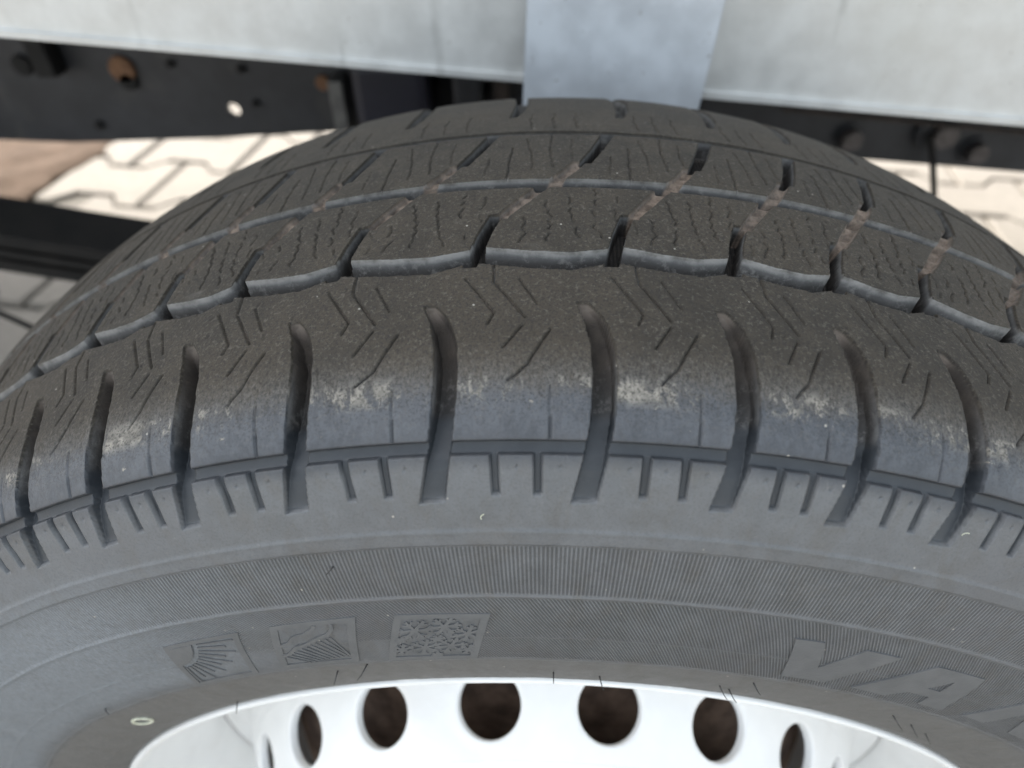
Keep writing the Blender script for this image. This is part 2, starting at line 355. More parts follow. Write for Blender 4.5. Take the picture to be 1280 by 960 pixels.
# chassis rail: a C section whose web carries a real round hole
def rail_web():
    bm = bmesh.new(); Y0, Y1 = .42, .426
    top = lambda x: .70
    def bot(x):
        xs = [-2.4, -.62, -.47, -.34, -.19, .305, .446, 2.4]; zs = [.50, .512, .508, .5135, .523, .500, .490, .40]
        return float(np.interp(x, xs, zs))
    HX, HZ, HR = -.298, .541, .0062
    xs = [-2.4, -1.2, -.8, -.62, -.52, -.47, -.40, -.34, HX-.018, HX+.018, -.24, -.19, -.1, .1, .305, .38, .446, 1, 2.4]
    pf = {}
    for y in (Y0, Y1):
        cols = [[bm.verts.new((x, y, bot(x))), bm.verts.new((x, y, HZ-.018)), bm.verts.new((x, y, HZ+.018)), bm.verts.new((x, y, top(x)))] for x in xs]
        for a, (A, B_) in enumerate(zip(cols, cols[1:])):
            for k in range(3):
                if xs[a] == HX-.018 and k == 1:
                    N = 32; ring = [bm.verts.new((HX+HR*math.cos(2*math.pi*i/N), y, HZ+HR*math.sin(2*math.pi*i/N))) for i in range(N)]
                    cor = [B_[1], B_[2], A[2], A[1]]      # at angles -45, 45, 135, 225
                    for q in range(4):
                        st = (-4 + 8*q) % N; idx = [(st+i) % N for i in range(9)]
                        bm.faces.new([cor[q], cor[(q+1) % 4]] + [ring[i] for i in reversed(idx)])
                    pf.setdefault('r', []).append(ring)
                else: bm.faces.new((A[k], B_[k], B_[k+1], A[k+1]))
        pf.setdefault('c', []).append(cols)
    r0, r1 = pf['r']
    for i in range(32): bm.faces.new((r0[i], r0[(i+1) % 32], r1[(i+1) % 32], r1[i]))
    c0, c1 = pf['c']
    for a in range(len(xs)-1):
        bm.faces.new((c0[a][0], c1[a][0], c1[a+1][0], c0[a+1][0])); bm.faces.new((c0[a][3], c1[a][3], c1[a+1][3], c0[a+1][3]))
    bmesh.ops.recalc_face_normals(bm, faces=bm.faces)
    return bm, bot
bm, rbot = rail_web()
rail = obj('frame_rail', bm, M_RAIL, veh)
def disc(name, x, z, r, mat, parent, y=.4175, d=.006, seg=20, tilt=0, label=None):
    bm = bmesh.new(); bmesh.ops.create_cone(bm, cap_ends=True, segments=seg, radius1=r, radius2=r, depth=d, matrix=Matrix.Translation((x, y, z)) @ Matrix.Rotation(math.pi/2, 4, 'X'))
    bmesh.ops.bevel(bm, geom=[e for e in bm.edges if len(e.link_faces) == 2 and e.calc_face_angle() > 1], offset=min(.0012, r*.3, d*.3), segments=2, affect='EDGES')
    return obj(name, bm, mat, parent, label=label)
for x, z, r in ((-.432, .526, .0042), (-.343, .582, .0036), (-.280, .578, .0040), (-.275, .548, .0034), (-.479, .580, .009)):
    disc('dark_hole_disc', x, z, r, M_BLACK, rail, d=.005)  # flat black discs stand in for small dark holes in the web
disc('rusty_bolt_head', -.388, .577, .0115, M_RUST, rail, label='rust-covered round bolt head on black rail'); disc('hole_shadow_plug', -.386, .567, .008, M_BLACK, rail, y=.4165, d=.004)
disc('rusty_bolt_head', -.208, .567, .0065, M_RUST, rail)
bm = bmesh.new(); box(bm, (-.190, .405, .553), (.013, .028, .048), bev=.002); obj('bracket', bm, M_BRKT, rail)
bm = bmesh.new(); box(bm, (-.447, .408, .592), (.018, .02, .034), bev=.003); obj('bracket', bm, M_BLACK, rail)
bm = bmesh.new(); box(bm, (-.135, .385, .566), (.062, .06, .075), bev=.008); obj('hydraulic_block', bm, M_BLUE, veh)
bm = bmesh.new(); box(bm, (-.072, .385, .574), (.024, .05, .06), bev=.004); obj('bracket', bm, M_RAIL, veh)
bm = bmesh.new(); box(bm, (-.046, .39, .572), (.012, .04, .05), bev=.003); obj('bracket', bm, M_DARK, veh)
bm = bmesh.new(); box(bm, (-.10, .50, .57), (.22, .01, .17), bev=.003); obj('rear_bracket', bm, M_BLACK, veh)
for x, z, r in ((.271, .523, .0105), (.352, .528, .0125), (.388, .512, .0105)):
    disc('washer', x, z, r*1.25, M_RAIL, rail, y=.4185, d=.004); disc('bolt_head', x, z, r*.95, M_BOLT, rail, y=.412, d=.013, seg=6)
bm = bmesh.new(); bmesh.ops.create_cone(bm, cap_ends=True, segments=24, radius1=.017, radius2=.017, depth=.004, matrix=Matrix.Translation((.345, .4165, .529)) @ Matrix.Rotation(math.pi/2, 4, 'X')); obj('washer', bm, M_RAIL, rail)
bm = bmesh.new(); tube(bm, [(.334, .402, .5326), (.346, .401, .508), (.357, .40, .483), (.385, .40, .42)], .0028, 10); obj('hanger_rod', bm, M_SPRING, rail)
bm = bmesh.new(); tube(bm, [(.2, .405, .552), (.46, .405, .53), (.9, .405, .49)], .002, 8); obj('brake_pipe', bm, M_DARK, rail)
# leaf spring: three leaves running along the vehicle, front end left
ls = link(bpy.data.objects.new('leaf_spring', None), veh); ls.empty_display_size = .05
for k, (dz, xa) in enumerate(((0, -1.15), (-.0125, -1.0), (-.025, -.85))):
    bm = bmesh.new(); n = 24; rows = []
    for i in range(n+1):
        x = xa + (.55-xa)*i/n; z = .456 - .170*(x+.436) + .10*(x+.436)**2*(1 if x > -.436 else .5) + dz
        rows.append([bm.verts.new((x, y, z+h)) for y, h in ((.305, .008), (.365, .008), (.365, -.008), (.305, -.008))])
    for a, b in zip(rows, rows[1:]):
        for q in range(4): bm.faces.new((a[q], a[(q+1) % 4], b[(q+1) % 4], b[q]))
    bm.faces.new(rows[0]); bm.faces.new(rows[-1][::-1]); bmesh.ops.recalc_face_normals(bm, faces=bm.faces)
    obj('leaf', bm, M_SPRING, ls)
bm = bmesh.new(); tube(bm, [(-.62, .25, .515), (-.53, .25, .459), (-.477, .25, .4275), (-.455, .25, .411), (-.36, .25, .35), (-.22, .24, .30)], .0027, 10); obj('brake_hose', bm, M_SPRING, veh, smooth=True)

# ================================================================== THE WHEEL
PC = np.array([(-.0930,.2100),(-.1003,.2162),(-.1055,.228),(-.1080,.243),(-.1087,.258),(-.1084,.270),(-.1069,.2814),(-.1054,.289),(-.1033,.2973),(-.1003,.3060),(-.0968,.3135),(-.0931,.3197),(-.086,.3262),(-.076,.3308),(-.066,.3337),(-.052,.3364),(-.0366,.3385),(-.020,.3412),(-.0084,.3427),(.008,.3434),(.0283,.3428),(.045,.3412),(.060,.3392),(.078,.3355),(.094,.3300),(.106,.3240),(.1145,.3180),(.1230,.305),(.128,.290),(.131,.265),(.129,.240),(.124,.222),(.117,.211)])
def cr(P, n=24):
    out = []
    for i in range(len(P)-1):
        p0 = P[max(i-1, 0)]; p1 = P[i]; p2 = P[i+1]; p3 = P[min(i+2, len(P)-1)]
        t = np.linspace(0, 1, n, endpoint=False)[:, None]
        out.append(.5*((2*p1)+(-p0+p2)*t+(2*p0-5*p1+4*p2-p3)*t*t+(-p0+3*p1-3*p2+p3)*t**3))
    out.append(P[-1:]); return np.concatenate(out)
PF = cr(PC); PS = np.concatenate([[0], np.cumsum(np.hypot(*np.diff(PF, axis=0).T))])*1000
_t = np.gradient(PF, axis=0); _t /= np.hypot(_t[:, 0], _t[:, 1])[:, None]
_k = np.ones(15)/15
TY = np.convolve(np.pad(_t[:, 0], 7, 'edge'), _k, 'valid'); TR = np.convolve(np.pad(_t[:, 1], 7, 'edge'), _k, 'valid')
def prof(s):
    y = np.interp(s, PS, PF[:, 0]); r = np.interp(s, PS, PF[:, 1]); ty = np.interp(s, PS, TY); tr = np.interp(s, PS, TR)
    l = np.hypot(ty, tr); return y, r, -tr/l, ty/l            # outward normal (ny, nr)
def tmap(th, s, h):
    """degrees, millimetres along the profile, height in mm -> local xyz"""
    th = np.radians(np.asarray(th, float)); y, r, ny, nr = prof(np.asarray(s, float)); h = np.asarray(h, float)/1000
    r = r + nr*h; y = y + ny*h
    return np.stack([r*np.sin(th), y, AXLE + r*np.cos(th)], -1)
def extend(L, lo, hi, a, b):
    L = list(L); i = 0
    seq = [5.2, 5.9, 6.4, 5.7, 5.0, 5.0, 5.4]
    while L[0] > lo: L.insert(0, L[0] - seq[i % 7] if i > 2 else L[0] - a); i += 1
    i = 0
    while L[-1] < hi: L.append(L[-1] + seq[i % 7] if i > 2 else L[-1] + b); i += 1
    return np.array(L)
T = extend([-28.06, -23.13, -18.2, -12.65, -6.34, .24, 6.14, 11.28, 16.36], -186, 186, 5.0, 5.2)
LT = extend([-31.6, -26.7, -21.6, -16.9, -11.35, -4.86, 1.50, 7.03, 11.92, 16.58], -190, 190, 5.0, 5.3)

# ---- grid
def cols():
    a = np.concatenate([np.arange(-180, -52, .5), np.arange(-52, -40, .12), np.arange(-40, 28, .062), np.arange(28, 40, .12), np.arange(40, 180, .5), [180.0]])
    return a
def rows():
    a = [np.arange(0, 100, 1.25), np.arange(100, 104, .6), np.arange(104, 262, .40), np.arange(262, 285, .8), np.arange(285, 330, 1.6), np.arange(330, PS[-1], 4), [PS[-1]]]
    a = np.concatenate(a)
    for e in (116.4, 119.6, 204.3, 209.2, 241.0, 243.8):     # snap rows onto the edges of the straight grooves
        for d in (-.14, .14): a = a[np.abs(a-(e+d)) > .13]; a = np.append(a, e+d)
    for e in (41.5, 74.6, 92.6, 96.8, 55.5):
        a = a[np.abs(a-e) > 1.3]; a = np.append(a, [e-1.1, e-.55, e-.2, e+.2, e+.55, e+1.1])
    return np.sort(a)
TH = cols(); SS = rows(); NC, NR = len(TH), len(SS)
D = np.zeros((NR, NC)); DIRT = np.zeros((NR, NC)); SER = np.zeros((NR, NC))
soft_th = np.gradient(TH)
def win(t0, t1, s0, s1):
    c0, c1 = np.searchsorted(TH, [t0, t1]); r0, r1 = np.searchsorted(SS, [s0, s1]); return slice(r0, r1), slice(c0, c1)
LAT = np.zeros((NR, NC))
def carve(sl, sdf, depth, soft=.35, dirt=None, lat=False):
    m = np.clip(.5 - sdf/soft, 0, 1); m = m*m*(3-2*m)
    D[sl] = np.maximum(D[sl], m*depth)
    if lat: LAT[sl] = np.maximum(LAT[sl], m)
    if dirt is not None: DIRT[sl] = np.maximum(DIRT[sl], m*dirt)
MM = math.pi/180*338                                          # mm per degree on the tread
def band_sdf(sl, th_c, wdeg, s0, s1):
    S = SS[sl[0]][:, None]; X = TH[sl[1]][None, :]
    return np.maximum(np.abs(X - th_c(S))*MM - wdeg(S)*MM/2, np.maximum(s0 - S, S - s1))
def pline(sl, pts):
    S = SS[sl[0]][:, None]; X = TH[sl[1]][None, :]*MM; d = np.full((S.shape[0], X.shape[1]), 1e9)
    for (a, b), (c, e) in zip(pts, pts[1:]):
        ax, cx = a*MM, c*MM; vx, vy = cx-ax, e-b; l = vx*vx+vy*vy+1e-9
        t = np.clip(((X-ax)*vx+(S-b)*vy)/l, 0, 1); d = np.minimum(d, np.hypot(X-ax-t*vx, S-b-t*vy))
    return d
ip = lambda xs, ys: (lambda s: np.interp(s, xs, ys))
# circumferential grooves
def ring(e0, e1, depth, soft=.3):
    sl = win(-181, 181, e0-2, e1+2); S = SS[sl[0]][:, None]*np.ones((1, NC)); carve(sl, np.maximum(e0-S, S-e1), depth, soft)
ring(116.4, 119.6, 1.7, .5); 
sl = win(-181, 181, 202, 211); _S = SS[sl[0]][:, None]*np.ones((1, NC)); carve(sl, np.maximum(204.3-_S, _S-209.2), 6.0*np.clip((209.2-_S)/2.3, .03, 1)**.9, .28); ring(241.0, 243.8, 6.0, .28)
# the wavy main groove
ks = np.clip(np.searchsorted(LT, TH, 'right')-1, 0, len(LT)-2); uu = (TH - LT[ks])/(LT[ks+1]-LT[ks])
lo = np.interp(uu, [0, .05, .16, .42, .72, .90, 1], [172.6, 172.2, 171.2, 169.6, 168.8, 170.8, 172.6])
up = np.interp(uu, [0, .04, .08, .42, .70, .90, 1], [177.6, 178.3, 178.4, 176.3, 175.6, 176.8, 177.6])
sl = win(-181, 181, 164, 183); S = SS[sl[0]][:, None]; carve(sl, np.maximum(lo[None]-S, S-up[None]), 6.8*np.clip((up[None]-S)/(.50*(up-lo))[None], .04, 1)**.9, .3)
# shoulder slots, buttress slots, sipes
def jit(a=.1): return random.uniform(-a, a)
SIP = []
for k in range(len(T)-1):
    t0 = T[k]; pk = T[k+1]-T[k]; q = pk/6.45
    sl = win(t0-2.2, t0+2.6, 101, 160)
    cx = ip([104, 112, 118, 123, 129, 136, 144, 151, 154.5, 157], [t0-.02*q, t0+.30*q, t0+.52*q, t0+.66*q, t0+.76*q, t0+.80*q, t0+.72*q, t0+.42*q, t0+.10*q, t0-.16*q])
    wd = ip([104, 118, 135, 148, 153, 155.5, 157, 158], [1.12*q**.5, .92, .92, .88, .72, .55, .40, .3])
    dp = np.interp(SS[sl[0]], [104.4, 105.4, 112, 119, 128, 145, 151, 155, 157], [1.3, 1.4, 2.2, 4.2, 6.6, 7.6, 6.0, 3.2, 1.7])[:, None]
    S = SS[sl[0]][:, None]; X = TH[sl[1]][None, :]
    # the trailing wall slopes: deepest against the left wall
    xr = np.clip(((X-cx(S))/wd(S)+.5), 0, 1); dp = dp*(1-.38*xr**1.6*np.clip((S-122)/6, 0, 1))
    carve(sl, band_sdf(sl, cx, wd, 105.0 + (X-cx(S))*.5, 156.8), dp, .35)
    for j, u in enumerate((.425, .70)):
        c = t0 + u*pk; sl = win(c-1, c+1, 103, 119)
        tl = jit(.06) - .25*(t0/30)*.3
        carve(sl, band_sdf(sl, ip([106, 118], [c+tl, c-tl*.2]), ip([106, 118], [.33, .36]), 106.5, 118.5), np.interp(SS[sl[0]], [106, 107, 118], [1.1, 1.35, 1.6])[:, None], .45)
    for u in (.30, .56, .84):                                  # tiny vent pits under the groove
        c = t0 + u*pk + jit(.05); SIP.append(([(c, 113.4), (c+.03, 113.6)], .55, .6))
    r_ = lambda L: [(t0 + a/6.58*pk + jit(.03), b + jit(.3)) for a, b in L]
    SIP += [(r_([(1.33, 166), (2.70, 153.5), (2.47, 150)]), .5, 1.3), (r_([(2.56, 170.5), (2.63, 164), (4.01, 151.9)]), .5, 1.5),
            (r_([(3.95, 149.8), (3.17, 143)]), .55, 1.2), (r_([(3.71, 165.2), (4.58, 155.9)]), .45, 1.1),
            (r_([(5.12, 148), (4.47, 141.4), (4.16, 138), (3.62, 135.3), (3.4, 133.9)]), .6, 1.3)]
    c = t0 + .775*pk; SIP += [([(c, 132.5), (c+.02, 124)], .42, .7), ([(c+.02, 125), (c, 119)], .62, 1.2)]
# lateral slots of the two centre ribs
def vn_(S, k): return np.sin(S*(.6+.1*(k % 5))+k*2.3)
def brown_c(t, q): return ip([191, 197.5, 202, 209, 214, 218.7, 219.5], [t+1.30*q, t+2.2*q, t+2.8*q, t+3.95*q, t+4.6*q, t+5.05*q, t+5.1*q])
for k in range(len(LT)-1):
    t = LT[k]; pk = LT[k+1]-LT[k]; q = (pk/6.4)
    sl = win(t-2, t+9, 168, 246)
    S = SS[sl[0]][:, None]
    carve(sl, band_sdf(sl, ip([170, 184, 191.3], [t-.05, t+.52*q, t+1.0*q]), ip([170, 192], [.60, .60]), 170.5, 191.6), 7.0, .35, lat=True)
    carve(sl, band_sdf(sl, brown_c(t, q), ip([191, 196, 209, 219], [.52, .66, .72, .62]), 190.6, 219.3), 1.9 + .35*np.sin(S*1.7+k)+.3*vn_(S, k), .8, random.uniform(.78, 1.0))
    carve(sl, band_sdf(sl, ip([218, 229, 242], [t+5.35*q, t+6.12*q, t+6.85*q]), ip([218, 242], [.60, .66]), 218.6, 242.5), 6.5, .35, lat=True)
    c0 = t+1.5
    sl = win(c0-2, c0+2.5, 255, 334)
    carve(sl, band_sdf(sl, ip([257, 262, 270, 285, 300, 332], [c0-.45, c0-.1, c0+.15, c0+.3, c0+.1, c0-.3]), ip([257, 263, 270, 330], [.3, .42, .7, 1.0]), 261, 330), np.interp(SS[sl[0]], [257, 262, 300, 330], [2.5, 5, 4, 1])[:, None], .5)
    def zig(P, amp=.05, step=2.1):
        out = []; n0 = 0
        for (a, b), (c, e) in zip(P, P[1:]):
            n = max(1, int(abs(e-b)/step))
            for i in range(n):
                f = i/n; out.append((t + (a+(c-a)*f)*q + amp*(1 if n0 % 2 else -1)*random.uniform(.4, 1.3), b+(e-b)*f)); n0 += 1
        out.append((t+P[-1][0]*q, P[-1][1])); return out
    def broken(P, wdt, dep, keep=.6):
        for a, b in zip(P, P[1:]):
            if random.random() < keep: SIP.append(([a, b], wdt, dep))
    broken(zig([(3.35, 199), (3.47, 193.9), (3.64, 190.5), (3.58, 185.5), (3.44, 181.5), (3.46, 180.5)], .07, 1.5), .46, 1.5, .86)
    broken(zig([(4.58, 199.5), (4.57, 193), (4.76, 185.5), (5.05, 179.7)], .06, 1.5), .44, 1.4, .82)
    broken(zig([(2.4, 190.5), (2.35, 186.2), (2.46, 184), (2.16, 180)], .07, 1.6), .5, 1.2, .85)
    broken(zig([(5.84, 203.2), (5.76, 195.7), (5.64, 193), (5.71, 186), (6.03, 182)], .08, 1.5), .46, 1.3, .72)
    broken(zig([(6.9, 200), (6.7, 195), (6.75, 189)], .07, 1.7), .5, 1.0, .7)
    broken(zig([(1.4, 189), (1.5, 184), (1.35, 180)], .06, 1.8), .45, .8, .4)
    SIP.append((zig([(1.6, 230), (1.45, 218), (1.42, 208)], .03, 3), .5, 1.4))
    SIP.append((zig([(2.33, 237), (2.66, 222.5), (2.65, 214)], .03, 3), .45, 1.1))
    SIP.append((zig([(3.7, 241), (3.6, 228), (3.75, 216)], .03, 3), .5, 1.2))
    SIP.append((zig([(4.8, 236), (4.7, 226), (4.8, 221)], .03, 3), .45, .9))
    SIP.append((zig([(.42, 223), (.28, 212)], .04, 3), .4, .8))
    for u in (2.6, 3.9, 5.2): SIP.append((zig([(u, 264), (u-.15, 257), (u, 247)], .05, 3), .5, .9))
for _ in range(420):
    th_, s_0 = random.uniform(-40, 30), random.choice((random.uniform(124, 168), random.uniform(180, 240)))
    a_n = random.uniform(0, math.pi); l_ = random.uniform(.2, 1.6)
    SIP.append(([(th_, s_0), (th_+math.cos(a_n)*l_/6, s_0+math.sin(a_n)*l_)], random.uniform(.4, .9), random.uniform(.15, .5)))
for P, wdt, dep in SIP:
    a0 = min(p[0] for p in P)-.3; a1 = max(p[0] for p in P)+.3; b0 = min(p[1] for p in P)-1.5; b1 = max(p[1] for p in P)+1.5
    if a1 < -50 or a0 > 36: continue                           # the coarse part of the grid cannot hold them
    sl = win(a0, a1, b0, b1); d = pline(sl, P)
    f_ = .60 if b0 > 170 else .75; D[sl] = np.maximum(D[sl], dep*f_*1.15*np.exp(-(d/(wdt*.46))**2))
# moulded rings on the sidewall (negative depth is proud)
def bump_ring(s0, wd, h): 
    D[:] -= h*np.exp(-((SS-s0)/wd)**2)[:, None]
bump_ring(74.6, .55, .45); bump_ring(55.5, .35, .14); bump_ring(41.5, .5, .25); bump_ring(96.8, .5, .22); bump_ring(20, .6, .2); bump_ring(15.5, .6, -.3)
D -= (.35*np.clip((SS-92.2)/.6, 0, 1)*np.clip((97.2-SS)/.8, 0, 1))[:, None]
D -= (.25*np.clip((SS-92.2)/.6, 0, 1)*np.clip((118-SS)/3, 0, 1))[:, None]
# low-frequency unevenness and worn, torn edges
def vnoise(sc_t, sc_s, seed):
    r = np.random.default_rng(seed); nt_, ns_ = int(360/sc_t)+3, int(PS[-1]/sc_s)+3; G = r.standard_normal((ns_, nt_))
    a = (TH+180)/sc_t; b = SS/sc_s; ai = a.astype(int); bi = b.astype(int); fa = a-ai; fb = b-bi; fa = fa*fa*(3-2*fa); fb = fb*fb*(3-2*fb)
    bi_, ai_ = np.ix_(bi, ai); FA = fa[None]; FB = fb[:, None]
    return (G[bi_, ai_]*(1-FA)+G[bi_, ai_+1]*FA)*(1-FB)+(G[bi_+1, ai_]*(1-FA)+G[bi_+1, ai_+1]*FA)*FB
D += .045*vnoise(2.2, 14, 3) + .02*vnoise(.5, 3.1, 4)
scz = (np.clip((SS-126)/3, 0, 1)*np.clip((138-SS)/3, 0, 1))[:, None]
D += .05*scz*np.clip(vnoise(.30, 1.7, 5), 0, 2)
# where the sidewall is serrated
SER[:] = (np.clip((SS-42)/.6, 0, 1)*np.clip((92.2-SS)/.6, 0, 1)*(1-np.exp(-((SS-74.6)/.9)**4))*(1-.7*np.exp(-((SS-55.5)/.4)**2)))[:, None]
EMB = dict(sun=[(-25.83, 66.3), (-19.91, 66.8), (-22.14, 42.9), (-28.17, 42.0)], road=[(-17.62, 67.3), (-12.09, 68.0), (-14.02, 43.2), (-20.04, 43.6)], snow=[(-9.79, 67.8), (-4.38, 67.4), (-5.87, 42.2), (-11.99, 42.4)])
def inpoly(P, X, Y):
    c = np.zeros(np.broadcast(X, Y).shape, bool); n = len(P)
    for i in range(n):
        (xi, yi), (xj, yj) = P[i], P[i-1]
        if yi != yj: c ^= ((yi > Y) != (yj > Y)) & (X < (xj-xi)*(Y-yi)/(yj-yi)+xi)
    return c
for e in EMB.values(): SER[inpoly(e, TH[None, :], SS[:, None])] *= .0
SER *= np.interp(TH, [-180, -46, -30, -22, 40, 180], [.7, .25, .3, 1, 1, .7])[None]*np.ones((NR, 1))
sl = win(-32, -11, 42, 55.3); SER[sl] *= .12

# ---- positions and normals
Y, R_, NY, NRr = prof(SS)
Hh = -D/1000; rr = R_[:, None] + NRr[:, None]*Hh; yy = Y[:, None] + NY[:, None]*Hh
a_ = np.radians(TH)[None]; P = np.stack([rr*np.sin(a_), yy, AXLE + rr*np.cos(a_)], -1)
gu = np.empty_like(P); gu[:, 1:-1] = P[:, 2:]-P[:, :-2]; gu[:, 0] = gu[:, -1] = P[:, 1]-P[:, -2]
gv = np.empty_like(P); gv[1:-1] = P[2:]-P[:-2]; gv[0] = P[1]-P[0]; gv[-1] = P[-1]-P[-2]
N = np.cross(gv, gu); N /= np.linalg.norm(N, axis=-1, keepdims=True)
ref = np.stack([NRr[:, None]*np.sin(a_), NY[:, None]*np.ones_like(a_), NRr[:, None]*np.cos(a_)], -1)
if (N*ref).sum() < 0: N = -N; FLIP = True
else: FLIP = False
TCO = np.stack([np.broadcast_to(TH[None], D.shape), np.broadcast_to(SS[:, None], D.shape), DIRT], -1)
P = P.reshape(-1, 3); N = N.reshape(-1, 3); TCO = TCO.reshape(-1, 3); SER = np.where(SS[:, None] > 100, LAT, SER); SERf = SER.reshape(-1); DEP = D.reshape(-1)
# ---- which part each quad belongs to
sm = (SS[:-1]+SS[1:])/2; tm = (TH[:-1]+TH[1:])/2
pid = np.zeros((NR-1, NC-1), int)                              # 0 tyre carcass and sidewalls
pid[(sm > 118) & (sm < 174), :] = 1                            # outer shoulder rib
pid[(sm > 242.4) & (sm < 330), :] = 2                          # inner shoulder rib
LQ = np.gradient(LT)/6.4
def slot_line(s):                                              # degrees past each LT where the lateral slot runs at height s
    return np.interp(s, [170, 184, 191.3, 197.5, 202, 209, 214, 218.7, 229, 242], [-.05, .52, 1.0, 2.2, 2.8, 3.95, 4.6, 5.2, 6.12, 6.85])
for i in np.where((sm >= 174) & (sm <= 242.4))[0]:
    edges = LT + slot_line(sm[i])*LQ; k = np.searchsorted(edges, tm)
    pid[i] = (100 if sm[i] < 206.8 else 1000) + k
q00 = (np.arange(NR-1)[:, None]*NC + np.arange(NC-1)[None]).astype(np.int64)
quads = np.stack([q00, q00+1, q00+NC+1, q00+NC], -1).reshape(-1, 4)
if not FLIP: quads = quads[:, ::-1]
# check winding against the normal once
v = P[quads[5000]]; fn = np.cross(v[1]-v[0], v[2]-v[1])
if fn @ N[quads[5000][0]] < 0: quads = quads[:, ::-1]
pidf = pid.reshape(-1)
order = np.argsort(pidf, kind='stable'); bounds = np.searchsorted(pidf[order], np.unique(pidf)); ids = np.unique(pidf)
def part_mesh(name, qs):
    uq, inv = np.unique(qs, return_inverse=True); inv = inv.reshape(-1).astype(np.int32)
    me = bpy.data.meshes.new(name); nv, nf = len(uq), len(qs)
    me.vertices.add(nv); me.vertices.foreach_set('co', P[uq].astype(np.float32).ravel())
    me.loops.add(nf*4); me.loops.foreach_set('vertex_index', inv)
    me.polygons.add(nf); me.polygons.foreach_set('loop_start', np.arange(0, nf*4, 4, dtype=np.int32))
    me.update(calc_edges=True)
    me.polygons.foreach_set('use_smooth', np.ones(nf, bool))
    at = me.attributes.new('tc', 'FLOAT_VECTOR', 'POINT'); at.data.foreach_set('vector', TCO[uq].astype(np.float32).ravel())
    at = me.attributes.new('dep', 'FLOAT', 'POINT'); at.data.foreach_set('value', DEP[uq].astype(np.float32))
    at = me.attributes.new('serr', 'FLOAT', 'POINT'); at.data.foreach_set('value', SERf[uq].astype(np.float32))
    me.normals_split_custom_set_from_vertices(N[uq].astype(np.float32))
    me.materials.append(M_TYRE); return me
wheel = thing('wheel', 'silver steel wheel with worn black winter tyre filling the picture', 'wheel', (0, 0, 0))
tyre = None; tb = {}
for j, i0 in enumerate(bounds):
    i1 = bounds[j+1] if j+1 < len(bounds) else len(order); qs = quads[order[i0:i1]]; pi_ = ids[j]
    if pi_ == 0: tyre = obj('tyre', part_mesh('tyre', qs), None, wheel)
    elif pi_ == 1: obj('shoulder_rib', part_mesh('shoulder_rib', qs), None, tyre, label='outer shoulder rib with curved slots and pale scuffs')
    elif pi_ == 2: obj('shoulder_rib', part_mesh('shoulder_rib', qs), None, tyre, label='far shoulder rib along the silhouette')
    else: obj('tread_block', part_mesh('tread_block', qs), None, tyre)

class Emblem:
    pass
def seal(E, name, label):
    bm = bmesh.new()
    for o in E.pieces:
        bm.from_mesh(o.data); me = o.data; bpy.data.objects.remove(o); bpy.data.meshes.remove(me)
    return obj(name, bm, M_MARK, tyre, label=label)
# ---- raised marks on the sidewall: outlines in (degrees, mm), laid on the rubber with real thickness
def raised(name, polys, h=.4, mat=M_MARK, parent=None, label=None, step=.7, base=-.35):
    bm = bmesh.new()
    for poly in polys:
        b2 = bmesh.new(); vs_ = [b2.verts.new((x, y, 0)) for x, y in poly]
        try: b2.faces.new(vs_)
        except ValueError: b2.free(); continue
        xs = [p[0] for p in poly]; ys = [p[1] for p in poly]
        bmesh.ops.triangulate(b2, faces=b2.faces[:])
        if max(xs)-min(xs) > step:
            for x in np.arange(min(xs)+step/2, max(xs), step):
                bmesh.ops.bisect_plane(b2, geom=b2.verts[:]+b2.edges[:]+b2.faces[:], plane_co=(x, 0, 0), plane_no=(1, 0, 0))
        if max(ys)-min(ys) > 4:
            for y in np.arange(min(ys)+2, max(ys), 4):
                bmesh.ops.bisect_plane(b2, geom=b2.verts[:]+b2.edges[:]+b2.faces[:], plane_co=(0, y, 0), plane_no=(0, 1, 0))
        ex = bmesh.ops.extrude_face_region(b2, geom=b2.faces[:]); top = {v for v in ex['geom'] if isinstance(v, bmesh.types.BMVert)}
        for v in b2.verts:
            p = tmap(v.co.x, v.co.y, h if v in top else base); v.co = p
        bmesh.ops.recalc_face_normals(b2, faces=b2.faces)
        tmp = bpy.data.meshes.new('t'); b2.to_mesh(tmp); b2.free(); bm.from_mesh(tmp); bpy.data.meshes.remove(tmp)
    o = obj(name, bm, mat, tyre if (parent is None or isinstance(parent, Emblem)) else parent, label=label)
    if isinstance(parent, Emblem): parent.pieces.append(o)
    return o
MS = math.pi/180*270                                            # mm per degree on the sidewall
def stroke(pts, wd):
    """a thick polyline (degrees, mm) as one outline"""
    p = [Vector((x*MS, y)) for x, y in pts]; Lf, Rt = [], []
    for i, a in enumerate(p):
        t = (p[min(i+1, len(p)-1)] - p[max(i-1, 0)]).normalized(); n = Vector((-t.y, t.x))*wd/2
        Lf.append(a+n); Rt.append(a-n)
    return [(v.x/MS, v.y) for v in Lf + Rt[::-1]]
